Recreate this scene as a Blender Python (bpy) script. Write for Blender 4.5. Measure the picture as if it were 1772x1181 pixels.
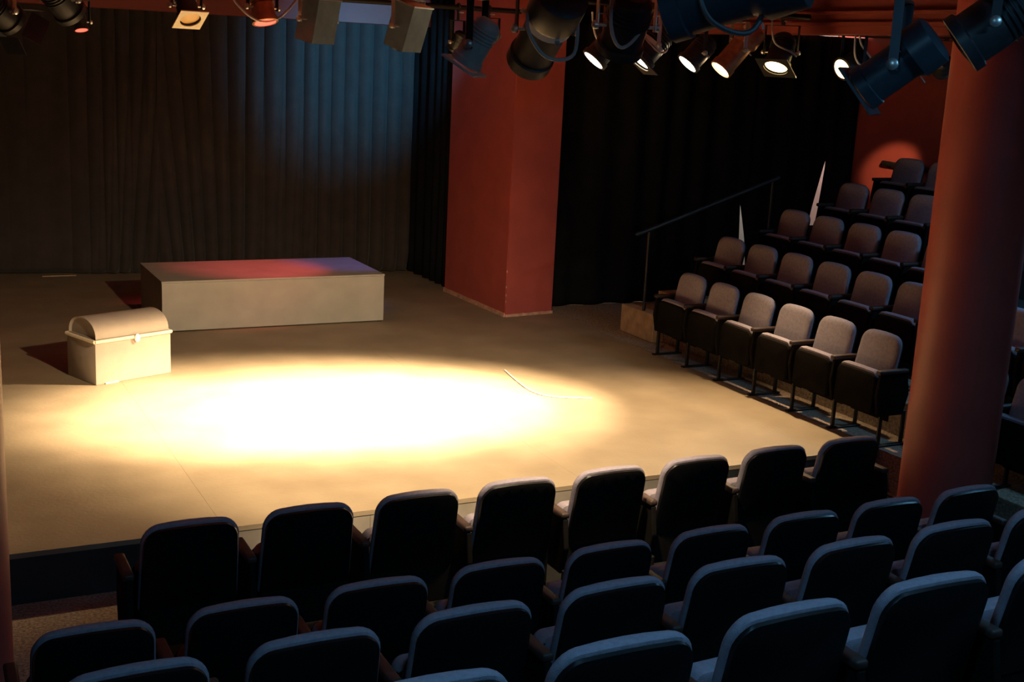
import bpy, bmesh, math, random
from mathutils import Vector, Matrix, Quaternion, noise

for o in list(bpy.data.objects): bpy.data.objects.remove(o)
scene = bpy.context.scene
C = scene.collection
R = math.radians
random.seed(7)

# ------------------------------------------------------------------ camera
W_, H_ = 1772, 1181
F_PX = 2165.9
YAW, PITCH, ROLL = 0.472886, -0.222551, 0.049724
fw = Vector((math.sin(YAW)*math.cos(PITCH), math.cos(YAW)*math.cos(PITCH), math.sin(PITCH)))
rt0 = Vector((math.cos(YAW), -math.sin(YAW), 0)); up0 = rt0.cross(fw)
rt = rt0*math.cos(ROLL)+up0*math.sin(ROLL); up = -rt0*math.sin(ROLL)+up0*math.cos(ROLL)
cam_d = bpy.data.cameras.new('camera'); cam = bpy.data.objects.new('camera', cam_d); C.objects.link(cam)
cam_d.sensor_fit = 'HORIZONTAL'; cam_d.sensor_width = 36.0; cam_d.lens = 36.0*F_PX/W_
cam_d.clip_start = 0.05; cam_d.clip_end = 100
m = Matrix((rt, up, -fw)).transposed().to_4x4(); m.translation = Vector((0, 0, 2.75))
cam.matrix_world = m
scene.camera = cam

# ------------------------------------------------------------------ world, exposure
w = bpy.data.worlds.new('dark_house'); scene.world = w; w.use_nodes = True
w.node_tree.nodes['Background'].inputs[0].default_value = (0.25, 0.4, 0.6, 1)
w.node_tree.nodes['Background'].inputs[1].default_value = 0.004
vs = scene.view_settings
vs.view_transform = 'Standard'; vs.look = 'None'; vs.gamma = 1.0; vs.use_curve_mapping = False
vs.exposure = 0.0

WARM = (1.0, 0.70, 0.38)
KEYW = (1.0, 0.75, 0.45)
COOL = (0.21, 0.60, 1.0)
E_KEY, E_FRONT, E_HOUSE = 5200.0, 900.0, 18.0

def house_light(loc, energy):
    l = bpy.data.lights.new('house_lamp', 'AREA'); l.shape = 'DISK'; l.size = 0.34; l.energy = energy; l.color = COOL
    o = bpy.data.objects.new('house_lamp', l); C.objects.link(o); o.location = loc
    return o
HOUSE = [((1.3, 1.9, 3.36), 1.0), ((3.4, 1.9, 3.36), 1.0), ((5.6, 1.7, 3.36), 0.8), ((8.6, 6.2, 3.16), 2.0)]
house_objs = [house_light((p[0], p[1], p[2]-0.075), E_HOUSE*k) for p, k in HOUSE]

# ------------------------------------------------------------------ materials
MATS = {}
def mat(name, col, rough=0.6, var=0.0, scale=8.0, metal=0.0, bump=0.0, bscale=60.0, spec=0.5, col2=None, emit=None, estr=0.0, sheen=0.0, coat=0.0):
    if name in MATS: return MATS[name]
    M = bpy.data.materials.new(name); M.use_nodes = True; nt = M.node_tree; b = nt.nodes['Principled BSDF']
    b.inputs['Roughness'].default_value = rough; b.inputs['Metallic'].default_value = metal
    b.inputs['Specular IOR Level'].default_value = spec
    if sheen: b.inputs['Sheen Weight'].default_value = sheen
    if coat: b.inputs['Coat Weight'].default_value = coat
    tc = nt.nodes.new('ShaderNodeTexCoord')
    if var > 0 or col2:
        n = nt.nodes.new('ShaderNodeTexNoise'); n.inputs['Scale'].default_value = scale; n.inputs['Detail'].default_value = 5
        nt.links.new(tc.outputs['Object'], n.inputs['Vector'])
        r = nt.nodes.new('ShaderNodeValToRGB')
        c2 = col2 if col2 else tuple(min(1, c*(1+var)) for c in col)
        c1 = col if col2 else tuple(c*(1-var) for c in col)
        r.color_ramp.elements[0].color = (*c1, 1); r.color_ramp.elements[0].position = 0.32
        r.color_ramp.elements[1].color = (*c2, 1); r.color_ramp.elements[1].position = 0.70
        nt.links.new(n.outputs['Fac'], r.inputs['Fac']); nt.links.new(r.outputs['Color'], b.inputs['Base Color'])
    else:
        b.inputs['Base Color'].default_value = (*col, 1)
    if bump > 0:
        n2 = nt.nodes.new('ShaderNodeTexNoise'); n2.inputs['Scale'].default_value = bscale; n2.inputs['Detail'].default_value = 3
        nt.links.new(tc.outputs['Object'], n2.inputs['Vector'])
        bp = nt.nodes.new('ShaderNodeBump'); bp.inputs['Strength'].default_value = bump; bp.inputs['Distance'].default_value = 0.01
        nt.links.new(n2.outputs['Fac'], bp.inputs['Height']); nt.links.new(bp.outputs['Normal'], b.inputs['Normal'])
    if emit:
        b.inputs['Emission Color'].default_value = (*emit, 1); b.inputs['Emission Strength'].default_value = estr
    MATS[name] = M
    return M

M_STAGE = mat('stage_paint', (0.225, 0.172, 0.112), 0.62, col2=(0.295, 0.23, 0.152), scale=2.2, bump=0.15, bscale=35)
M_CARPET = mat('brown_carpet', (0.30, 0.23, 0.17), 0.95, var=0.45, scale=60, bump=0.6, bscale=220, spec=0.1)
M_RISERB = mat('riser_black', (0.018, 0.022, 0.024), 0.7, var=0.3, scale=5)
M_FLOORSHADE = mat('painted_floor_shade', (0.007, 0.007, 0.007), 0.9, var=0.3, scale=9, spec=0.1)  # near-black colour that paints the shade below the front seats
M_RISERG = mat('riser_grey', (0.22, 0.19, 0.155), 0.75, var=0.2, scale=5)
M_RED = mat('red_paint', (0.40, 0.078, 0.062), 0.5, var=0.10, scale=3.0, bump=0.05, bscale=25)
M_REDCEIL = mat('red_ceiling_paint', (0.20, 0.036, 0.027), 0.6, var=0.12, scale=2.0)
M_BLACKWALL = mat('black_wall_paint', (0.012, 0.012, 0.014), 0.8, var=0.2, scale=4)
M_VELVET = mat('black_drape', (0.054, 0.043, 0.039), 0.9, var=0.12, scale=6, spec=0.15, sheen=0.10)
M_DRAPE2 = mat('black_masking_drape', (0.010, 0.010, 0.011), 0.95, var=0.2, scale=6, spec=0.08)
M_PLASTER = mat('white_plaster', (0.75, 0.74, 0.70), 0.8, var=0.04, scale=6)
M_UPH = mat('grey_blue_upholstery', (0.27, 0.24, 0.29), 0.9, var=0.12, scale=45, bump=0.35, bscale=320, spec=0.2)
M_SHELL = mat('black_plastic_shell', (0.007, 0.0065, 0.007), 0.35, var=0.2, scale=9, spec=0.45)
M_PAN = mat('black_seat_pan', (0.009, 0.008, 0.007), 0.95, var=0.2, scale=9, spec=0.05)
M_STEEL = mat('black_enamel_steel', (0.012, 0.011, 0.011), 0.45, var=0.2, scale=20, spec=0.35)
M_ARM = mat('brown_wood_arm', (0.04, 0.02, 0.015), 0.6, var=0.3, scale=14)
M_PLAT = mat('grey_platform_paint', (0.36, 0.335, 0.29), 0.7, var=0.08, scale=4, bump=0.08)
M_CHEST = mat('chest_cardboard', (0.38, 0.32, 0.265), 0.75, var=0.07, scale=6, bump=0.08)
M_TRIM = mat('cream_rope', (0.85, 0.76, 0.56), 0.7, var=0.06, scale=40)
M_CLASP = mat('white_clasp', (0.92, 0.92, 0.92), 0.4, var=0.02)
M_BASE = mat('raw_skirting', (0.50, 0.27, 0.19), 0.8, var=0.25, scale=18)
M_CORD = mat('white_cord', (0.9, 0.88, 0.82), 0.6, var=0.03)
M_WOOD = mat('pale_wood', (0.45, 0.31, 0.18), 0.6, var=0.2, scale=10)
M_LANT = mat('black_lantern_paint', (0.020, 0.022, 0.025), 0.42, var=0.3, scale=14, spec=0.5)
M_LANTB = mat('blue_black_lantern_paint', (0.022, 0.034, 0.046), 0.4, var=0.2, scale=12, spec=0.5)
M_LANTG = mat('grey_lantern_metal', (0.15, 0.215, 0.27), 0.5, var=0.15, scale=12, metal=0.3)
M_LANTP = mat('pale_grey_lantern_metal', (0.42, 0.41, 0.38), 0.5, var=0.15, scale=12)
M_ALU = mat('bare_aluminium', (0.62, 0.62, 0.60), 0.35, var=0.1, scale=15, metal=0.8)
M_TAPE = mat('white_tape', (0.80, 0.80, 0.77), 0.6, var=0.05)
M_CABLE = mat('grey_cable', (0.50, 0.49, 0.47), 0.5, var=0.1)
M_CABLEB = mat('black_cable', (0.03, 0.035, 0.04), 0.5, var=0.1)
M_COPPER = mat('heat_stained_metal', (0.42, 0.22, 0.13), 0.35, var=0.25, scale=20, metal=0.7)
M_GLASSD = mat('dark_lens_glass', (0.03, 0.035, 0.045), 0.08, var=0.1)
M_LENS = mat('lit_lens', (0.9, 0.85, 0.7), 0.3, var=0.02, emit=(1.0, 0.80, 0.50), estr=22)
M_LENSY = mat('lit_amber_lens', (0.9, 0.7, 0.3), 0.3, var=0.02, emit=(1.0, 0.66, 0.24), estr=10)
M_LENSR = mat('lit_red_lens', (0.8, 0.1, 0.05), 0.3, var=0.02, emit=(1.0, 0.08, 0.05), estr=3)
M_LENSB = mat('lit_blue_lens', (0.1, 0.2, 0.8), 0.3, var=0.02, emit=(0.10, 0.28, 1.0), estr=3)
M_GEL = mat('amber_gel', (0.70, 0.42, 0.10), 0.4, var=0.1)
M_DIFF = mat('house_diffuser', (0.8, 0.85, 0.9), 0.4, var=0.02, emit=(0.5, 0.75, 1.0), estr=2.0)

# ------------------------------------------------------------------ mesh helpers
def link(name, bm, material, parent=None, smooth=False):
    bmesh.ops.recalc_face_normals(bm, faces=bm.faces[:])
    me = bpy.data.meshes.new(name); bm.to_mesh(me); bm.free()
    if material: me.materials.append(material)
    if smooth:
        for p in me.polygons: p.use_smooth = True
        try: me.set_sharp_from_angle(angle=R(38))
        except Exception: pass
    o = bpy.data.objects.new(name, me); C.objects.link(o)
    if parent: o.parent = parent
    return o
def empty(name, loc=(0, 0, 0), rz=0.0):
    o = bpy.data.objects.new(name, None); C.objects.link(o); o.location = loc; o.rotation_euler = (0, 0, rz)
    o.empty_display_size = 0.1
    return o
def tag(o, label, cat, group=None):
    o['label'] = label; o['category'] = cat
    if group: o['group'] = group
    return o
def struct(o, label=None):
    o['kind'] = 'structure'
    if label: o['label'] = label
    return o
def box(bm, a, b, M=None):
    x0, y0, z0 = a; x1, y1, z1 = b
    v = [bm.verts.new((x, y, z)) for z in (z0, z1) for x, y in ((x0, y0), (x1, y0), (x1, y1), (x0, y1))]
    for f in ((0, 3, 2, 1), (4, 5, 6, 7), (0, 1, 5, 4), (1, 2, 6, 5), (2, 3, 7, 6), (3, 0, 4, 7)): bm.faces.new([v[i] for i in f])
    if M: bmesh.ops.transform(bm, matrix=M, verts=v)
    return v
def bbox(a, b, bev=0.0, seg=2, M=None):
    bm = bmesh.new(); box(bm, a, b)
    if bev > 0: bmesh.ops.bevel(bm, geom=bm.edges[:], offset=bev, segments=seg, affect='EDGES', profile=0.5)
    if M: bmesh.ops.transform(bm, matrix=M, verts=bm.verts[:])
    return bm
def prism(bm, pts, z0, z1):
    lo = [bm.verts.new((x, y, z0)) for x, y in pts]; hi = [bm.verts.new((x, y, z1)) for x, y in pts]
    n = len(pts); bm.faces.new(lo[::-1]); bm.faces.new(hi)
    for i in range(n): bm.faces.new((lo[i], lo[(i+1) % n], hi[(i+1) % n], hi[i]))
def lathe(bm, prof, n=24, M=None, cap=True):
    rings = []; vs = []
    for r, z in prof:
        if r < 1e-6:
            v = bm.verts.new((0, 0, z)); rings.append([v]); vs.append(v)
        else:
            ring = [bm.verts.new((r*math.cos(2*math.pi*k/n), r*math.sin(2*math.pi*k/n), z)) for k in range(n)]
            rings.append(ring); vs += ring
    for a, b in zip(rings, rings[1:]):
        for k in range(n):
            k2 = (k+1) % n
            if len(a) == 1 and len(b) == 1: continue
            if len(a) == 1: bm.faces.new((a[0], b[k], b[k2]))
            elif len(b) == 1: bm.faces.new((a[k], b[0], a[k2]))
            else: bm.faces.new((a[k], b[k], b[k2], a[k2]))
    if cap:
        for rg in (rings[0], rings[-1]):
            if len(rg) > 2: bm.faces.new(rg)
    if M: bmesh.ops.transform(bm, matrix=M, verts=vs)
def tube(bm, pts, r, n=8, closed=False):
    pts = [Vector(p) for p in pts]; N = len(pts); rings = []; prev = None
    for i, p in enumerate(pts):
        t = (pts[min(i+1, N-1)]-pts[max(i-1, 0)]).normalized()
        if prev is None:
            a = Vector((0, 0, 1)) if abs(t.z) < 0.9 else Vector((1, 0, 0)); s = t.cross(a).normalized()
        else:
            s = (prev - t*prev.dot(t)).normalized()
        prev = s; u_ = t.cross(s)
        rings.append([bm.verts.new(p+r*(math.cos(2*math.pi*k/n)*s+math.sin(2*math.pi*k/n)*u_)) for k in range(n)])
    for a, b in zip(rings, rings[1:]):
        for k in range(n): bm.faces.new((a[k], a[(k+1) % n], b[(k+1) % n], b[k]))
    bm.faces.new(rings[0][::-1]); bm.faces.new(rings[-1])
def smooth_path(P, sub=6):
    P = [Vector(p) for p in P]; out = []
    for i in range(len(P)-1):
        p0 = P[max(i-1, 0)]; p1 = P[i]; p2 = P[i+1]; p3 = P[min(i+2, len(P)-1)]
        for k in range(sub):
            t = k/sub
            out.append(0.5*((2*p1)+(p2-p0)*t+(2*p0-5*p1+4*p2-p3)*t*t+(3*p1-p0-3*p2+p3)*t**3))
    out.append(P[-1]); return out
def sheet(bm, f, nu, nv, thick=None):
    """grid surface f(u,v)->Vector ; optional second skin offset by thick for real depth"""
    g = [[bm.verts.new(f(i/nu, j/nv)) for j in range(nv+1)] for i in range(nu+1)]
    for i in range(nu):
        for j in range(nv): bm.faces.new((g[i][j], g[i+1][j], g[i+1][j+1], g[i][j+1]))
    return g

# ------------------------------------------------------------------ structure: floors
ZF = -0.30                                  # house floor, the stage is 0
fl = link('floor', bbox((-2.6, -2.6, ZF-0.1), (11.1, 15.9, ZF)), M_CARPET); struct(fl, 'brown carpeted house floor in front of the stage')
stage = empty('floor_stage', (0, 0, 0)); struct(stage, 'brown painted stage floor')
xs = [-2.55, -0.76, 1.68, 4.12, 6.65]; ys = [6.83, 11.05, 15.75]
for i in range(4):
    for j in range(2):
        g = 0.0006
        link('stage_panel', bbox((xs[i]+g, ys[j]+g, -0.03), (xs[i+1]-g, ys[j+1]-g, 0.0)), M_STAGE, stage)
link('stage_core', bbox((-2.55, 6.87, ZF), (6.65, 15.75, -0.031)), M_RISERB, stage)
# stage front fascia boards
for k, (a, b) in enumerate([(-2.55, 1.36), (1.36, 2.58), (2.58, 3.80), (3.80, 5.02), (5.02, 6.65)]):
    link('fascia_board', bbox((a+0.001, 6.834, ZF), (b-0.001, 6.869, -0.031)), M_RISERB if k in (0, 4) else M_RISERG, stage)  # left end board coloured dark to paint in the column's shade
# floor under the side seating and behind it
side = struct(link('floor_side', bbox((6.652, 4.0, ZF), (11.0, 15.75, -0.004)), M_CARPET), 'carpeted side floor beside the stage')
struct(link('floor_seating_shade', bbox((1.10, 4.29, ZF+0.0005), (6.6, 6.825, ZF+0.003)), M_FLOORSHADE), 'dark sheet painted as the shade under the front rows')  # thin dark sheet laid over the carpet as painted shade
# raked steps for the front block
for k, (y0, y1, z) in enumerate([(3.2, 4.28, 0.02), (2.2, 3.199, 0.37), (-2.5, 2.199, 0.72)]):
    struct(link('floor_tier', bbox((-2.5, y0, ZF), (6.6 if k else 6.6, y1, z)), M_RISERB), 'dark raked step under the front seating')
# raked steps for the side block
SX = [6.78, 7.50, 8.20, 8.95, 9.72]; SZ = [0.0, 0.275, 0.555, 0.82, 1.08]
for k in range(1, 5):
    x0 = SX[k]-0.46; x1 = SX[k+1]-0.4601 if k < 4 else 10.99
    struct(link('floor_tier', bbox((x0, 4.4, -0.003), (x1, 10.98, SZ[k])), M_CARPET if k == 1 else M_RISERB), 'dark raked step under the side seating')
# ------------------------------------------------------------------ structure: walls, ceiling
struct(link('wall_back', bbox((-2.6, 15.76, ZF), (11.1, 15.9, 3.4)), M_BLACKWALL), 'black back wall behind the curtain')
struct(link('wall_left', bbox((-2.6, -2.6, ZF), (-2.56, 15.76, 3.4)), M_BLACKWALL), 'black side wall')
struct(link('wall_front', bbox((-2.56, -2.6, ZF), (11.0, -2.55, 3.4)), M_BLACKWALL), 'black wall behind the audience')
struct(link('wall_right', bbox((11.0, -2.6, ZF), (11.1, 15.76, 3.4)), M_RED), 'red wall behind the side seating')
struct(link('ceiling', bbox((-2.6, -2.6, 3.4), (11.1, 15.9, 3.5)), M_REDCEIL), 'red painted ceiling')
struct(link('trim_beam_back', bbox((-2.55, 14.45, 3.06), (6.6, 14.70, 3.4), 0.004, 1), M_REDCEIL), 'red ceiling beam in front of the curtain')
bm = bmesh.new(); box(bm, (7.16, 4.0, 3.07), (7.45, 12.2, 3.4)); box(bm, (7.13, 4.0, 3.13), (7.16, 12.2, 3.165)); box(bm, (7.11, 4.0, 3.225), (7.16, 12.2, 3.25))
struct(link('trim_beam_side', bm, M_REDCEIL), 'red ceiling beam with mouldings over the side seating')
struct(link('ceiling_side_shade', bbox((7.451, 4.0, 3.2), (10.99, 12.2, 3.25)), M_BLACKWALL), 'black panel added for the unlit ceiling over the side seating')  # added black panel, makes the unlit ceiling dark by colour
# plaster wall seen through the gaps of the masking drapes
struct(link('wall_passage', bbox((8.2, 12.80, -0.003), (10.98, 12.9, 3.39)), M_PLASTER), 'white wall behind the black drapes')
bl = bpy.data.lights.new('passage_lamp', 'POINT'); bl.energy = 160; bl.shadow_soft_size = 0.08; bl.color = (1, 0.95, 0.85)
blo = bpy.data.objects.new('passage_lamp', bl); C.objects.link(blo); blo.location = (9.9, 12.58, 2.5)

# square red pillar
pil = empty('square_pillar', (6.28, 12.7, 0)); struct(pil)
tag(pil, 'large square red pillar at the edge of the stage', 'pillar')
quad = [(5.98, 11.89), (6.60, 11.965), (6.575, 13.5), (5.935, 13.44)]
bm = bmesh.new(); prism(bm, [(x-6.28, y-12.7) for x, y in quad], 0.0, 3.4)
bmesh.ops.bevel(bm, geom=[e for e in bm.edges if abs((e.verts[0].co-e.verts[1].co).z) > 1], offset=0.008, segments=2, affect='EDGES')
link('shaft', bm, M_RED, pil)
def skirting(p, q, off, h=0.045, t=0.018):
    p = Vector((*p, 0))-Vector((6.28, 12.7, 0)); q = Vector((*q, 0))-Vector((6.28, 12.7, 0))
    d = (q-p).normalized(); n = Vector((d.y, -d.x, 0))
    bm = bmesh.new()
    N = 14; lo = []; hi = []
    for k in range(N+1):
        c = p+(q-p)*(k/N); hh = h*(1-0.25*noise.noise(Vector((k*0.7, off, 0))))
        lo.append((bm.verts.new(c+Vector((0, 0, 0.001))), bm.verts.new(c+n*t+Vector((0, 0, 0.001)))))
        hi.append((bm.verts.new(c+Vector((0, 0, hh))), bm.verts.new(c+n*t*0.7+Vector((0, 0, hh)))))
    for k in range(N):
        bm.faces.new((lo[k][1], lo[k+1][1], hi[k+1][1], hi[k][1])); bm.faces.new((hi[k][1], hi[k+1][1], hi[k+1][0], hi[k][0]))
        bm.faces.new((lo[k][0], hi[k][0], hi[k+1][0], lo[k+1][0])); bm.faces.new((lo[k][1], lo[k][0], lo[k+1][0], lo[k+1][1]))
    for k in (0, N): bm.faces.new((lo[k][0], lo[k][1], hi[k][1], hi[k][0]))
    o = link('skirting', bm, M_BASE, pil); o['label'] = 'raw chipped skirting strip'
skirting(quad[3], quad[0], 3.1); skirting(quad[0], quad[1], 7.7, h=0.03)
for z in (0.17, 0.24, 0.50, 0.33):
    b2 = bmesh.new(); bmesh.ops.create_icosphere(b2, subdivisions=1, radius=0.011)
    bmesh.ops.transform(b2, matrix=Matrix.Translation((5.984-6.28, 11.895-12.7, z))@Matrix.Diagonal((0.8, 0.8, 1.5, 1)), verts=b2.verts[:])
    link('paint_chip', b2, M_BASE, pil)

# round red columns
def column(x, y, r, label):
    c = empty('round_column', (x, y, ZF)); struct(c); tag(c, label, 'column')
    bm = bmesh.new(); lathe(bm, [(r, 0.0), (r, 3.7)], 64); link('shaft', bm, M_RED, c, True)
    bm = bmesh.new(); lathe(bm, [(r+0.025, 0.0), (r+0.025, 0.08), (r+0.001, 0.1)], 64); link('base_ring', bm, M_RED, c, True)
column(6.285, 5.80, 0.295, 'thick round red column between the front and side seating')
column(0.145, 5.80, 0.288, 'round red column cut off by the left picture edge')

# ------------------------------------------------------------------ curtains
def curtain_main():
    def f(u, v):
        x = -1.2+7.2*u; z = 0.015+3.32*v
        y0 = 15.66-0.13*max(x, 0)
        a = 0.055
        ph = x*33+2.2*math.sin(x*2.3)+0.8*math.sin(x*5.1)
        gx = x-2.95                                   # gathered swag, the folds lean into one point low down
        lean = 0.55*math.exp(-(gx*1.3)**2)*(1-v)**1.4
        ph2 = (x+lean*(-1 if gx > 0 else 1)*0.6)*33+2.2*math.sin((x-0.2*lean)*2.3)
        w_ = math.exp(-((x-3.4)/1.0)**2)
        amp = a*(0.10+0.90*min(1, max(0, (x-1.8)/1.0)))*(0.75+0.6*noise.noise(Vector((x*2.7, v*0.8, 21.0))))
        d = 2.3*amp*(abs(math.sin(ph*0.5))**0.7*(1-w_)+abs(math.sin((ph2+2.5*(1-v)*gx)*0.5))**0.7*w_)
        d += 0.03*noise.noise(Vector((x*1.7, v*1.3, 0.0)))+0.02*noise.noise(Vector((x*4.0, v*2.6, 4.0)))
        d += 0.05*noise.noise(Vector((x*2.4+v*1.5, v*2.0, 9.0)))*(1-v)**2
        d -= 0.10*max(0, 0.06-v)/0.06*(0.5+0.5*noise.noise(Vector((x*3, 0, 2))))
        return Vector((x, y0-d-0.05, z))
    bm = bmesh.new(); sheet(bm, f, 900, 46)
    o = link('stage_curtain', bm, M_VELVET, None, True)
    so = o.modifiers.new('cloth_thickness', 'SOLIDIFY'); so.thickness = 0.006
    tag(o, 'tall black stage curtain hanging in folds across the back', 'curtain')
curtain_main()
def drape(name, f, nu, nv, label, matl):
    bm = bmesh.new(); sheet(bm, f, nu, nv); o = link(name, bm, matl, None, True)
    so = o.modifiers.new('cloth_thickness', 'SOLIDIFY'); so.thickness = 0.006
    tag(o, label, 'curtain'); return o
drape('masking_drape', lambda u, v: Vector((6.05+0.03*math.sin(u*40+math.sin(u*9))+0.02*noise.noise(Vector((u*5, v*2, 1))), 14.93-1.40*u, 0.012+3.36*v)), 90, 12,
      'narrow black drape between the stage curtain and the square pillar', M_DRAPE2)
def slit1(z): return 9.31+max(0, 1.25-z)*0.15, (min(0.10, 0.10*(1.25-z)/0.52) if z < 1.25 else -min(0.2, 0.8*(z-1.25)))
def slit2(z): return 10.57-max(0, 1.66-z)*0.16, (min(0.075, 0.075*(1.66-z)/0.65) if z < 1.66 else -min(0.2, 0.8*(z-1.66)))
def pan(xl, xr, off, zb=0.0):
    def f(u, v):
        z = zb+0.0008+(3.19-zb)*v; a, b = xl(z), xr(z); x = a+(b-a)*u
        return Vector((x, 12.32+off+0.035*math.sin(x*17+1.5*math.sin(x*3))*min(1, 6*u, 6*(1-u)+0.2)+0.015*noise.noise(Vector((x*3, v*2, off))), z))
    return f
drape('masking_drape', pan(lambda z: 6.60, lambda z: slit1(z)[0]-slit1(z)[1]/2, 0.0), 150, 40, 'wide black drape running from the square pillar to the first light gap', M_DRAPE2)
drape('masking_drape', pan(lambda z: slit1(z)[0]+slit1(z)[1]/2, lambda z: slit2(z)[0]-slit2(z)[1]/2, 0.03), 70, 40, 'black drape between the two bright light gaps', M_DRAPE2)
drape('masking_drape', pan(lambda z: slit2(z)[0]+slit2(z)[1]/2, lambda z: 10.9985, 0.0), 30, 40, 'short black drape between the second light gap and the red wall', M_DRAPE2)

# ------------------------------------------------------------------ chairs
def rounded(hw, zb, zt, r, inset, taper=0.0, crown=0.0, n=6):
    """front outline (x,z), bottom nearly square, top corners rounded"""
    hw -= inset; zb += inset; zt -= inset; r = max(0.012, r-inset); rb = max(0.012, 0.03-inset)
    pts = []
    for k in range(n+1):
        a = -math.pi/2+math.pi/2*k/n; pts.append((hw-rb+rb*math.cos(a), zb+rb+rb*math.sin(a)))
    for k in range(n+1):
        a = math.pi/2*k/n; pts.append((hw-r+r*math.cos(a), zt-r+r*math.sin(a)))
    m_ = hw-r
    for t in (0.5, 0.0, -0.5): pts.append((m_*t, zt))
    for k in range(n+1):
        a = math.pi/2+math.pi/2*k/n; pts.append((-hw+r+r*math.cos(a), zt-r+r*math.sin(a)))
    for k in range(n+1):
        a = math.pi+math.pi/2*k/n; pts.append((-hw+rb+rb*math.cos(a), zb+rb+rb*math.sin(a)))
    out = []
    for x, z in pts:
        s = (z-zb)/(zt-zb); x2 = x*(1-taper*s)
        z2 = z+crown*(1-(x/hw)**2)*max(0, s) if s > 0.5 else z
        out.append((x2, z2))
    return out
def slab(prof, hw, zb, zt, r, taper, crown, tilt, curve, y_off, thin=0.0):
    bm = bmesh.new(); rings = []
    for inset, y in prof:
        ring = []
        for x, z in rounded(hw, zb, zt, r, inset, taper, crown):
            yy = y*(1-thin*(x/hw)**2 if y > 0 else 1)+y_off-(z-zb)*tilt+curve*x*x
            ring.append(bm.verts.new((x, yy, z)))
        rings.append(ring)
    n = len(rings[0])
    for a, b in zip(rings, rings[1:]):
        for k in range(n): bm.faces.new((a[k], a[(k+1) % n], b[(k+1) % n], b[k]))
    for rg in (rings[0], rings[-1]):
        c = bm.verts.new(sum((v.co for v in rg), Vector())/n)
        for k in range(n): bm.faces.new((rg[k], rg[(k+1) % n], c))
    return bm
def make_chair(bw, sp, zt=0.815):
    t = empty('theatre_seat')
    hw = bw/2; tilt = 0.20
    pad = slab([(0.045, 0.062), (0.016, 0.058), (0.004, 0.046), (0.0, 0.030), (0.0, 0.008), (0.006, -0.004), (0.02, -0.010)], hw, 0.35, zt, 0.085, 0.045, 0.016, tilt, 0.22, 0.0, 0.45)
    link('back_cushion', pad, M_UPH, t, True)
    sh = slab([(0.012, 0.0), (0.009, -0.012), (0.014, -0.024), (0.035, -0.030)], hw, 0.35, zt-0.006, 0.085, 0.045, 0.016, tilt, 0.22, 0.0)
    link('back_shell', sh, M_SHELL, t, True)
    link('lower_shell', bbox((-hw+0.01, -0.020, 0.17), (hw-0.01, -0.004, 0.42), 0.005, 1), M_PAN, t)
    sw = bw-0.01
    cu = slab([(0.03, -0.02), (0.008, -0.012), (0.0, 0.01), (0.0, 0.045), (0.008, 0.06)], sw/2-0.006, 0.28, 0.575, 0.05, 0.0, 0.004, 0.04, 0.0, 0.105)
    link('seat_cushion', cu, M_UPH, t, True)
    pn = slab([(0.0, -0.015), (-0.004, 0.0), (-0.004, 0.066), (0.006, 0.078), (0.03, 0.082)], sw/2, 0.25, 0.548, 0.05, 0.0, 0.004, 0.04, 0.0, 0.105)
    link('seat_pan', pn, M_PAN, t, True)
    return t
def standard_parts(sp, x, t):
    bm = bbox((x-0.026, -0.10, 0.565), (x+0.026, 0.19, 0.60), 0.012, 3); arm = link('armrest', bm, M_ARM, t, True)
    bm = bmesh.new(); prism_side = [(-0.09, 0.24), (0.16, 0.24), (0.19, 0.40), (0.17, 0.565), (-0.10, 0.565), (-0.13, 0.40)]
    lo = [bm.verts.new((x-0.016, y, z)) for y, z in prism_side]; hi = [bm.verts.new((x+0.016, y, z)) for y, z in prism_side]
    bm.faces.new(lo); bm.faces.new(hi[::-1]); n = len(lo)
    for k in range(n): bm.faces.new((lo[k], lo[(k+1) % n], hi[(k+1) % n], hi[k]))
    bmesh.ops.bevel(bm, geom=bm.edges[:], offset=0.005, segments=1, affect='EDGES')
    arm.parent = link('side_panel', bm, M_PAN, t)
    for y in (-0.115, 0.115):
        bm = bbox((x-0.011, y-0.016, 0.01), (x+0.011, y+0.016, 0.27), 0.004, 1); link('leg', bm, M_STEEL, t)
    bm = bbox((x-0.022, -0.16, 0.0), (x+0.022, 0.165, 0.012), 0.003, 1); link('foot_bar', bm, M_STEEL, t)
def copy_tree(o, parent=None):
    c = o.copy(); C.objects.link(c); c.parent = parent
    for ch in list(o.children): copy_tree(ch, c)
    return c
ORD = ['first', 'second', 'third', 'fourth', 'fifth', 'sixth', 'seventh', 'eighth', 'ninth', 'tenth', 'eleventh']
FSP = 0.589
protoF = make_chair(0.485, FSP); standard_parts(FSP, -FSP/2, protoF)
protoFe = copy_tree(protoF); standard_parts(FSP, FSP/2, protoFe)
SSP = 0.511
protoS = make_chair(0.435, SSP); standard_parts(SSP, -SSP/2, protoS)
protoSe = copy_tree(protoS); standard_parts(SSP, SSP/2, protoSe)
FR = [('front row nearest the stage', 5.735, ZF+0.003, 1.232, 8, 'front row of seats at the stage'),
      ('second row behind the stage-side row', 4.755, ZF+0.003, 0.645, 9, 'second row of seats'),
      ('third row, on the lower step', 3.755, 0.02, 0.625, 8, 'third row of seats'),
      ('nearest row at the picture bottom', 2.745, 0.37, 1.185, 5, 'nearest row of seats')]
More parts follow.
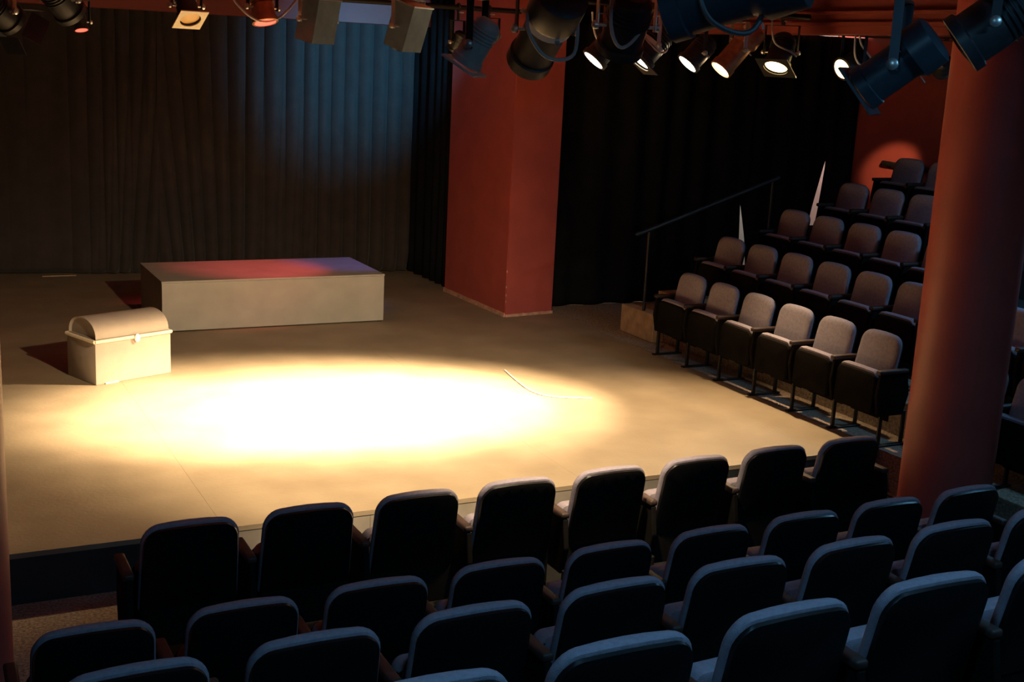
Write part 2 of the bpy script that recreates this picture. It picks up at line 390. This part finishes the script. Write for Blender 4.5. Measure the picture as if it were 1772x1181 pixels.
for rn, y, z, x0, n, grp in FR:
    for i in range(n):
        end = (i == n-1)
        c = copy_tree(protoFe if end else protoF)
        c.location = (x0+FSP*i, y+0.010*i, z+0.0005); c.rotation_euler.z = R(random.uniform(-1.2, 1.2))
        if end: lab = f'rightmost blue theatre seat seen from behind in the {rn}'
        elif i == 0: lab = f'leftmost blue theatre seat seen from behind in the {rn}'
        else: lab = f'{ORD[i]} blue theatre seat from the left in the {rn}'
        tag(c, lab, 'chair', grp)
SR = [('lowest side row', 7.09+0.02, 6, 0, 'lowest side row of seats'),
      ('second side row', 7.52, 6, 1, 'second side row of seats'),
      ('third side row', 7.95, 5, 2, 'third side row of seats'),
      ('fourth side row', 8.99, 3, 3, 'fourth side row of seats'),
      ('topmost side row', 9.555, 2, 4, 'topmost side row of seats')]
EXTRA = {0: [6.088, 5.577], 1: [5.987, 5.476, 6.498], 2: [6.417, 5.906], 3: [6.435, 5.924]}
for rn, y0, n, k, grp in SR:
    for i in range(n):
        far = (i == n-1)
        c = copy_tree(protoSe if far else protoS)
        c.location = (SX[k], y0+SSP*i, SZ[k]+0.0005); c.rotation_euler.z = R(90+random.uniform(-1.0, 1.0))
        lab = f'theatre seat beside the dark aisle in the {rn}' if far else f'{ORD[n-1-i]} theatre seat from the dark aisle in the {rn}'
        tag(c, lab, 'chair', grp)
    for j, y in enumerate(sorted(EXTRA.get(k, []), reverse=True)):
        c = copy_tree(protoS); c.location = (SX[k], y, SZ[k]+0.0005); c.rotation_euler.z = R(90)
        tag(c, f'{ORD[j]} theatre seat to the right of the round column in the {rn}', 'chair', grp)
def kill(o):
    for ch in list(o.children): kill(ch)
    bpy.data.objects.remove(o)
for p in (protoF, protoFe, protoS, protoSe): kill(p)

# ------------------------------------------------------------------ aisle steps and handrail at the far end of the side block
st = link('aisle_step', bbox((7.32, 10.42, SZ[1]+0.001), (7.735, 10.96, SZ[1]+0.14), 0.006, 1), M_WOOD); tag(st, 'pale wooden half step in the side aisle', 'step')
tr = link('aisle_tread', bbox((6.90, 10.38, 0.0), (7.035, 11.0, 0.285), 0.004, 1), M_WOOD); tag(tr, 'pale step nosing at the foot of the side aisle', 'step')
hr = empty('handrail', (6.98, 10.62, 0.285)); tag(hr, 'thin dark metal handrail climbing beside the side aisle', 'handrail')
bm = bmesh.new(); tube(bm, smooth_path([(-0.17, 0, 0.80), (-0.05, 0, 0.835), (1.53, 0, 1.365)], 4), 0.02, 10); link('rail', bm, M_LANTB, hr, True)
bm = bmesh.new(); tube(bm, [(-0.05, 0, 0.001), (-0.05, 0, 0.835)], 0.016, 10); link('post', bm, M_STEEL, hr, True)
bm = bmesh.new(); tube(bm, [(1.45, 0, 0.27), (1.45, 0, 1.34)], 0.016, 10); link('post', bm, M_STEEL, hr, True)
wr = empty('wall_rail', (10.93, 11.4, 1.70)); tag(wr, 'short dark rail fixed on the red wall behind the top seats', 'handrail')
bm = bmesh.new(); tube(bm, [(0, -0.55, 0), (0, 0.30, 0.02)], 0.03, 10); link('rail', bm, M_STEEL, wr, True)
for y in (-0.5, 0.25):
    bm = bmesh.new(); tube(bm, [(0, y, 0), (0.069, y, -0.03)], 0.012, 8); link('bracket', bm, M_STEEL, wr)

# ------------------------------------------------------------------ platform, chest, cord, batten
pf = empty('stage_platform', (2.35, 11.99, 0)); tag(pf, 'long low grey stage block in front of the curtain', 'platform')
link('body', bbox((0, 0, 0.012), (2.265, 1.09, 0.484), 0.003, 1), M_PLAT, pf)
link('top_board', bbox((-0.004, -0.004, 0.484), (2.269, 1.094, 0.502), 0.003, 1), M_PLAT, pf)
for x in (0.0, 2.2):
    link('foot_batten', bbox((x+0.01, 0.02, 0.0), (x+0.06, 1.07, 0.012)), M_STEEL, pf)

ch = empty('treasure_chest', (1.47, 10.21, 0), math.atan2(0.26, 0.65)); tag(ch, 'beige domed treasure chest with cream trim standing on the stage', 'chest')
CL, CD, CH = 0.70, 0.44, 0.345
link('body', bbox((0, 0, 0.0), (CL, CD, CH), 0.006, 2), M_CHEST, ch, True)
bm = bmesh.new(); n = 18; prof = []
for k in range(n+1):
    a = math.pi*k/n; prof.append((CD/2-(CD/2-0.012)*math.cos(a), CH+0.028+0.155*math.sin(a)**0.8))
A = [bm.verts.new((0.012, y, z)) for y, z in prof]; B = [bm.verts.new((CL-0.012, y, z)) for y, z in prof]
A2 = [bm.verts.new((0.030, CD/2+(y-CD/2)*0.93, CH+0.028+(z-CH-0.028)*0.90)) for y, z in prof]
for k in range(n): bm.faces.new((A[k], A[k+1], B[k+1], B[k]))
for k in range(n): bm.faces.new((A[k], A2[k], A2[k+1], A[k+1]))
bm.faces.new(A2); bm.faces.new(B[::-1]); bm.faces.new((A[0], B[0], B[-1], A[-1]))
lid = link('lid', bm, M_CHEST, ch, True)
def band(a, b):
    bm = bmesh.new(); tube(bm, [a, b], 0.015, 10); link('trim_rope', bm, M_TRIM, ch, True)
zt = CH+0.014
band((-0.003, -0.003, zt), (CL+0.003, -0.003, zt)); band((-0.003, CD+0.003, zt), (CL+0.003, CD+0.003, zt))
band((-0.003, -0.003, zt), (-0.003, CD+0.003, zt)); band((CL+0.003, -0.003, zt), (CL+0.003, CD+0.003, zt))
bm = bmesh.new(); bmesh.ops.create_uvsphere(bm, u_segments=16, v_segments=10, radius=1.0)
bmesh.ops.transform(bm, matrix=Matrix.Translation((0.37, -0.022, zt-0.008))@Matrix.Diagonal((0.026, 0.014, 0.036, 1)), verts=bm.verts[:])
link('clasp', bm, M_CLASP, lid, True)
link('bottom_batten', bbox((0.08, -0.012, 0.0), (0.20, 0.0, 0.012), 0.002, 1), M_TRIM, ch)

bm = bmesh.new(); tube(bm, smooth_path([(4.93, 9.75, 0.006), (4.86, 9.35, 0.006), (4.83, 9.05, 0.006), (4.88, 8.88, 0.006), (5.0, 8.78, 0.006), (5.22, 8.68, 0.006)], 6), 0.006, 8)
tag(link('cord', bm, M_CORD, None, True), 'thin white cord lying in a curve on the stage floor', 'cord')
tag(link('wooden_batten', bbox((1.62, 15.22, 0.0), (2.0, 15.25, 0.012), 0.003, 1), M_WOOD), 'short pale wooden batten on the floor under the curtain', 'batten')

# ------------------------------------------------------------------ lighting bars
BARZ = 3.20
def bar(x0, x1, y, label):
    b = empty('lighting_bar', (x0, y, BARZ)); tag(b, label, 'lighting bar')
    bm = bmesh.new(); tube(bm, [(0, 0, 0), (x1-x0, 0, 0)], 0.024, 12); link('pipe', bm, M_STEEL, b, True)
    n = 3
    for k in range(n):
        x = (x1-x0)*(0.08+0.84*k/(n-1)); bm = bmesh.new(); tube(bm, [(x, 0, 0.02), (x, 0, 3.3999-BARZ)], 0.008, 8); link('drop_rod', bm, M_STEEL, b)
bar(0.4, 7.05, 8.6, 'long lighting bar over the stage carrying the box floods and lit spots')
bar(1.2, 4.6, 5.2, 'lighting bar over the front row with the white taped lantern')
bar(1.6, 4.4, 3.3, 'lighting bar over the near seats with the big barrel lantern')
bar(1.0, 5.8, 11.5, 'far lighting bar with red and blue lamps over the grey block')
bar(7.46, 9.6, 8.6, 'short lighting bar over the side seating')

# ------------------------------------------------------------------ lanterns
def frame_ring(bm, s, t, dpt, z, hole, M, n=24):
    """square gel frame plate with a round hole"""
    sq = []; ci = []
    for k in range(n):
        a = 2*math.pi*k/n; c, s_ = math.cos(a), math.sin(a); q = s/max(abs(c), abs(s_))
        sq.append((q*c, q*s_)); ci.append((hole*c, hole*s_))
    vs = []
    def ring(P, zz):
        r_ = [bm.verts.new((x, y, zz)) for x, y in P]; vs.extend(r_); return r_
    a0, a1, b0, b1 = ring(sq, z), ring(sq, z+dpt), ring(ci, z), ring(ci, z+dpt)
    for k in range(n):
        j = (k+1) % n
        bm.faces.new((a0[k], a0[j], a1[j], a1[k])); bm.faces.new((b0[k], b1[k], b1[j], b0[j]))
        bm.faces.new((a1[k], a1[j], b1[j], b1[k])); bm.faces.new((a0[k], b0[k], b0[j], a0[j]))
    bmesh.ops.transform(bm, matrix=M, verts=vs)

def lantern(name, pos, aim, kind, r, L, label, lens=None, body=None, yoke=None, frame=None, doors=False, cable=None, tape=False, spot=None, cat='stage light', barz=BARZ, bary=None, cablem=None):
    """pos = pivot (world), aim = direction of the beam"""
    pos = Vector(pos); d = Vector(aim).normalized()
    t = empty(name, pos); tag(t, label, cat, 'stage lanterns')
    body = body or M_LANT; yoke = yoke or M_LANT; lens = lens or M_GLASSD
    M = d.to_track_quat('Z', 'Y').to_matrix().to_4x4()
    side = d.cross(Vector((0, 0, 1)))
    side = side.normalized() if side.length > 1e-3 else Vector((1, 0, 0))
    upv = side.cross(d)
    if kind in ('fresnel', 'par'):
        bm = bmesh.new()
        prof = [(0.0, -L*0.55), (r*0.55, -L*0.55), (r*0.85, -L*0.45), (r*0.88, -L*0.38)]
        for k in range(4):
            z = -L*0.34+k*L*0.07; prof += [(r*0.88, z), (r*0.96, z+0.004), (r*0.96, z+L*0.03), (r*0.88, z+L*0.035)]
        prof += [(r*0.92, 0.0), (r*0.92, L*0.30), (r*1.05, L*0.32), (r*1.05, L*0.44), (r*0.86, L*0.45), (r*0.84, L*0.36)]
        lathe(bm, prof, 28, M, cap=False); link('housing', bm, body, t, True)
        bm = bmesh.new(); lathe(bm, [(0, L*0.475), (r*0.45, L*0.465), (r*0.855, L*0.44), (r*0.835, L*0.40), (0, L*0.395)], 28, M, cap=False); link('lens', bm, lens, t, True)
        zf = L*0.475
    elif kind == 'profile':
        bm = bmesh.new()
        prof = [(0.0, -L*0.5), (r*0.9, -L*0.5), (r*1.15, -L*0.46), (r*1.18, -L*0.2), (r*1.0, -L*0.14), (r*0.95, -L*0.10)]
        lathe(bm, prof, 28, M); link('lamp_house', bm, body, t, True)
        bm = bmesh.new(); lathe(bm, [(r*0.95, -L*0.1), (r*0.95, L*0.34), (r*1.04, L*0.35), (r*1.04, L*0.47), (r*0.93, L*0.48), (r*0.91, L*0.40)], 28, M, cap=False); brl = link('barrel', bm, body, t, True)
        bm = bmesh.new(); lathe(bm, [(0, L*0.44), (r*0.5, L*0.43), (r*0.905, L*0.40), (r*0.905, L*0.385), (0, L*0.38)], 28, M, cap=False); link('lens', bm, lens, t, True)
        for k in range(3):
            bm = bmesh.new(); a = 2.1*k+0.4
            box(bm, (r*0.9, -0.012, -L*0.13), (r*1.35, 0.012, -L*0.125), M@Matrix.Rotation(a, 4, 'Z')); link('shutter_blade', bm, M_ALU, brl)
        zf = L*0.48
    else:                                            # box flood: tapered sheet metal box, open face along d
        bm = bmesh.new()
        q0 = [(-r*0.82, -r*0.62), (r*0.82, -r*0.62), (r*0.82, r*0.62), (-r*0.82, r*0.62)]; q1 = [(x*1.0, y*1.0) for x, y in q0]
        rings = [[bm.verts.new(M@Vector((x, y, z))) for x, y in q] for q, z in ((q0, -L*0.5), (q0, -L*0.18), (q1, L*0.45), (q1, L*0.5))]
        q2 = [[bm.verts.new(M@Vector((x*0.94, y*0.94, z))) for x, y in q1] for z in (L*0.5, L*0.40)]
        rings += q2
        for a, b in zip(rings, rings[1:]):
            for k in range(4): bm.faces.new((a[k], a[(k+1) % 4], b[(k+1) % 4], b[k]))
        bm.faces.new(rings[0]); link('housing', bm, body, t)
        bm = bmesh.new(); box(bm, (-r*0.77, -r*0.58, L*0.385), (r*0.77, r*0.58, L*0.39), M); link('lens', bm, lens, t)
        bm = bmesh.new(); box(bm, (-r*0.86, -r*0.66, -L*0.53), (r*0.86, r*0.66, -L*0.5), M); rl = link('rear_lid', bm, M_ALU, t)
        for sx in (-0.6, 0.6):
            for sy in (-0.45, 0.45):
                bm = bmesh.new(); lathe(bm, [(0, -L*0.545), (0.008, -L*0.54), (0.010, -L*0.53)], 10, M@Matrix.Translation((sx*r, sy*r, 0))); link('rivet', bm, M_ALU, rl)
        zf = L*0.5
    if tape:
        bm = bmesh.new(); z0 = -L*0.16 if kind == 'profile' else -L*0.06; rr = r*1.06 if kind == 'profile' else r*0.94
        lathe(bm, [(rr*0.9, z0), (rr*1.0, z0), (rr*1.0, z0+0.035), (rr*0.9, z0+0.035)], 28, M, cap=False); link('tape_band', bm, M_TAPE, t, True)
    if frame:
        bm = bmesh.new(); frame_ring(bm, r*1.28, 0.02, 0.008, zf+0.002, r*0.93, M); link('gel_frame', bm, frame, t)
    if doors:
        for k in range(4):
            Mk = M@Matrix.Rotation(k*math.pi/2, 4, 'Z')@Matrix.Translation((r*1.1, 0, zf))@Matrix.Rotation(R(28), 4, 'Y')
            bm = bmesh.new(); box(bm, (-0.002, -r*0.9, 0), (0.002, r*0.9, r*1.3), Mk); link('barn_door', bm, M_LANT, t)
    # yoke in the vertical plane through the pivots
    hr_ = r*1.22+0.012; top = min(barz-pos.z-0.085, r*1.9+0.06)
    top = max(top, r*0.9)
    by = (bary-pos.y) if bary is not None else 0.0
    sv = side
    Y = Matrix((sv, Vector((0, 0, 1)).cross(sv), Vector((0, 0, 1)))).transposed().to_4x4()
    wv = 0.016
    arms = {}
    for s in (-1, 1):
        bm = bmesh.new(); box(bm, (s*hr_-0.003, -wv, -0.02), (s*hr_+0.003, wv, top), Y); arms[s] = link('yoke_arm', bm, yoke, t)
    bm = bmesh.new(); box(bm, (-hr_-0.003, -wv, top), (hr_+0.003, wv, top+0.007), Y); link('yoke_bridge', bm, M_TAPE if tape else yoke, t)
    for s in (-1, 1):
        bm = bmesh.new(); lathe(bm, [(0, 0.0), (0.008, 0.0), (0.008, hr_-r*0.8), (0.020, hr_-r*0.8+0.001), (0.020, hr_-r*0.8+0.018), (0.012, hr_-r*0.8+0.024), (0, hr_-r*0.8+0.024)], 12,
                                Matrix.Translation(sv*s*r*0.8)@(sv*s).to_track_quat('Z', 'Y').to_matrix().to_4x4(), cap=False)
        link('pivot_knob', bm, M_ALU, arms[s], True)
    # clamp: hook over the bar
    bz = barz-pos.z
    bm = bmesh.new()
    box(bm, (-0.006, by*0-0.020, top+0.007), (0.006, 0.020, bz-0.03))
    hk = []
    for k in range(11):
        a = math.pi*(-0.35+1.35*k/10); hk.append((0, 0.036*math.cos(a), bz+0.036*math.sin(a)))
    tube(bm, hk, 0.010, 8)
    hc = link('hook_clamp', bm, yoke, t)
    bm = bmesh.new(); tube(bm, [(0, -0.02, bz-0.045), (0, -0.075, bz-0.050)], 0.007, 8); box(bm, (-0.022, -0.083, bz-0.056), (0.022, -0.073, bz-0.044)); link('wing_bolt', bm, M_ALU, hc)
    if cable:
        P = smooth_path([Vector(p) for p in cable], 7); bm = bmesh.new(); tube(bm, P, 0.0085, 8); link('cable', bm, cablem or M_CABLE, t, True)
    if spot:
        e, col, ang, blend, dist = spot
        l = bpy.data.lights.new('beam', 'SPOT'); l.energy = e; l.color = col; l.spot_size = R(ang); l.spot_blend = blend; l.shadow_soft_size = 0.05
        lo = bpy.data.objects.new('beam', l); C.objects.link(lo); lo.parent = t
        lo.location = d*(zf+dist); lo.rotation_euler = d.to_track_quat('-Z', 'Y').to_euler()
    return t

def toward(p, q): return Vector(q)-Vector(p)
# --- lit warm spots along the long bar
LIT = [((5.08, 8.6, 2.86), (2.65, 9.05, 0), 'fresnel', 0.105, 0.30, 'leftmost glowing spot of the row, above the red pillar', M_LENS, E_KEY, KEYW, 38, 0.75),
       ((5.50, 8.6, 2.90), (3.1, 9.1, 0), 'fresnel', 0.125, 0.33, 'bright glowing spot beside a loop of grey cable', M_LENS, E_KEY, KEYW, 44, 0.75),
       ((5.95, 8.6, 2.86), (3.45, 9.1, 0), 'fresnel', 0.100, 0.28, 'small glowing spot left of the copper coloured lantern', M_LENS, E_KEY*0.9, KEYW, 50, 0.75),
       ((6.34, 8.6, 2.90), (3.85, 8.95, 0), 'profile', 0.095, 0.46, 'copper coloured glowing barrel lantern pointing down left', M_LENS, E_KEY*0.5, KEYW, 56, 0.8),
       ((6.78, 8.6, 2.90), (5.3, 7.75, 0), 'fresnel', 0.110, 0.30, 'amber glowing spot right of the copper coloured lantern', M_LENSY, E_KEY*0.15, WARM, 80, 1.0)]
for i, (p, q, kind, r, L, lab, ln, e, col, ang, bl_) in enumerate(LIT):
    cp = i == 3
    lantern('stage_spotlight', p, toward(p, q), kind, r, L, lab+' hanging over the stage', lens=ln, body=M_COPPER if cp else M_LANT, yoke=M_ALU if i in (1, 3) else M_LANT,
            frame=M_LANT if i in (1, 4) else None, tape=(i in (1,)),
            cable=[(0.05, 0, 0.10), (0.10, -0.08, -0.02), (0.0, -0.12, -0.07+0.02*i), (-0.12, -0.06, 0.08), (-0.16, -0.05, 0.26)] if i in (0, 1, 4) else None,
            spot=(e, col, ang, bl_, 0.03))
p = (7.56, 8.6, 2.84)
lantern('stage_spotlight', p, toward(p, (1.0, 8.1, 0)), 'fresnel', 0.10, 0.28, 'small amber glowing spot with white looped cables above it', lens=M_LENSY, cablem=M_TAPE,
        cable=[(0.0, -0.05, 0.26), (0.03, -0.06, 0.16), (0.12, -0.10, 0.04), (0.03, -0.12, -0.03), (-0.08, -0.12, 0.06), (-0.04, -0.05, 0.24)], spot=(E_KEY*0.5, WARM, 30, 1.0, 0.03))
p = (8.62, 8.6, 2.86)
lantern('stage_spotlight', p, toward(p, (10.99, 11.6, 1.66)), 'fresnel', 0.085, 0.24, 'small amber spot glowing beside the top of the round column', lens=M_LENSY, spot=(600, (1, 0.62, 0.32), 10, 0.6, 0.03))

# --- front lights over the front row
p = (2.75, 5.2, 2.88)
lantern('stage_lantern', p, toward(p, (3.1, 8.9, 0)), 'profile', 0.105, 0.50, 'dark barrel lantern with a white taped yoke and hanging cable loop', tape=True, yoke=M_LANTB,
        cable=[(-0.10, -0.05, 0.12), (-0.14, -0.10, 0.0), (-0.06, -0.14, -0.12), (0.08, -0.14, -0.10), (0.12, -0.08, 0.10)], spot=(E_FRONT*1.0, KEYW, 74, 0.7, 0.03))
p = (2.41, 5.2, 2.80)
lantern('stage_lantern', p, Vector((-0.35, 0.35, -0.85)), 'fresnel', 0.07, 0.22, 'grey lantern with a square gel frame in front of the red pillar', body=M_LANTP, frame=M_LANTP, yoke=M_LANT)
p = (3.18, 5.2, 2.92)
lantern('stage_lantern', p, toward(p, (3.5, 7.2, 0)), 'fresnel', 0.11, 0.30, 'black lantern with pale metal arms left of the glowing spots', yoke=M_ALU,
        cable=[(-0.1, -0.03, 0.25), (-0.13, -0.08, 0.0), (-0.08, -0.1, -0.1), (0.03, -0.08, -0.02), (0.09, -0.04, 0.15)], spot=(E_FRONT*0.8, KEYW, 76, 0.6, 0.03))
# --- near bar
p = (3.10, 3.3, 2.79)
lantern('stage_lantern', p, Vector((-0.47, 0.60, -0.62)), 'profile', 0.076, 0.30, 'big blue-black barrel lantern with gel frame left of the round column', body=M_LANTB, yoke=M_LANTB, frame=M_LANTB)
p = (3.52, 3.3, 2.95)
lantern('stage_lantern', p, Vector((-0.55, 0.55, -0.62)), 'fresnel', 0.105, 0.30, 'large black lantern in the dark top right corner', body=M_LANT, yoke=M_LANT)
p = (2.40, 3.3, 2.99)
lantern('stage_lantern', p, Vector((-0.60, 0.72, -0.30)), 'profile', 0.105, 0.46, 'large dark blue barrel lantern above the glowing spots', body=M_LANTB, yoke=M_LANTB,
        cable=[(-0.12, -0.03, 0.1), (-0.17, -0.06, -0.02), (-0.12, -0.08, -0.11), (0.02, -0.09, -0.12), (0.11, -0.06, 0.08)], cablem=M_CABLEB)
# --- box floods and others on the long bar, left
p = (2.77, 8.6, 2.94)
lantern('box_flood', p, Vector((-0.10, 0.18, -0.97)), 'box', 0.135, 0.30, 'left one of two grey metal box floods at the top', body=M_LANTG, yoke=M_ALU, cat='stage light')
p = (3.44, 8.6, 2.93)
lantern('box_flood', p, Vector((-0.16, 0.25, -0.95)), 'box', 0.14, 0.32, 'right one of two grey metal box floods, next to a red lamp', body=M_LANTG, yoke=M_ALU)
p = (1.87, 8.6, 2.98)
lantern('stage_lantern', p, Vector((0.1, -0.55, -0.8)), 'fresnel', 0.075, 0.22, 'small lantern with an amber gel in a cream frame against the red beam', lens=M_GEL, frame=M_TRIM)
p = (2.38, 8.6, 3.00)
lantern('stage_lantern', p, Vector((0.1, -0.3, -0.92)), 'fresnel', 0.085, 0.24, 'small tarnished lantern with a red gel left of the box floods', body=M_COPPER, lens=M_LENSR,
        cable=[(-0.25, -0.03, 0.12), (-0.18, -0.06, 0.0), (-0.05, -0.08, -0.09), (0.1, -0.07, -0.06), (0.26, -0.02, 0.1)])
p = (1.08, 8.6, 2.97)
lantern('stage_lantern', p, Vector((0.55, 0.5, -0.6)), 'fresnel', 0.10, 0.30, 'black ribbed lantern in the top left corner', yoke=M_ALU)
p = (0.72, 8.6, 2.88)
lantern('stage_lantern', p, Vector((0.6, 0.45, -0.45)), 'fresnel', 0.095, 0.28, 'black lantern with barn doors cut by the left picture edge', yoke=M_COPPER, doors=True)
# --- coloured lamps on the far bar
p = (4.50, 11.5, 2.87)
lantern('colour_lamp', p, toward(p, (3.45, 12.55, 0.5)), 'par', 0.075, 0.20, 'red lamp glowing below the right box flood', lens=M_LENSR, spot=(270, (1.0, 0.08, 0.10), 36, 0.9, 0.03))
p = (5.12, 11.5, 2.87)
lantern('colour_lamp', p, toward(p, (4.45, 12.75, 0.5)), 'par', 0.075, 0.20, 'blue lamp glowing beside the red pillar', lens=M_LENSB, spot=(90, (0.10, 0.16, 1.0), 30, 0.9, 0.03))
p = (1.60, 11.5, 2.87)
lantern('colour_lamp', p, Vector((0.1, -0.3, -0.9)), 'par', 0.06, 0.17, 'small red lamp in the dark at the top left', lens=M_LENSR)
p = (5.45, 11.5, 2.95)
lantern('stage_lantern', p, toward(p, (5.2, 14.9, 2.6)), 'par', 0.09, 0.24, 'pale lantern in front of the red pillar throwing blue light on the curtain', body=M_LANTG, spot=(760, (0.05, 0.36, 0.70), 52, 1.0, 0.03))

# ------------------------------------------------------------------ house lamps
for (pos, k), lo in zip(HOUSE, house_objs):
    t = empty('house_downlight', (pos[0], pos[1], pos[2]+0.04)); tag(t, {1.3: 'round house downlight over the near left seats', 3.4: 'round house downlight over the near middle seats', 5.6: 'round house downlight near the round column', 8.6: 'round house downlight over the side seats'}[pos[0]], 'ceiling light', 'house downlights')
    bm = bmesh.new(); lathe(bm, [(0.21, -0.0005), (0.22, -0.05), (0.185, -0.06), (0.18, -0.045)], 32, cap=False); link('rim', bm, M_STEEL, t, True)
    bm = bmesh.new(); lathe(bm, [(0, -0.05), (0.179, -0.05), (0.179, -0.04), (0, -0.04)], 32, cap=False); link('diffuser', bm, M_DIFF, t)
    lo.parent = t; lo.location = (0, 0, -0.075)
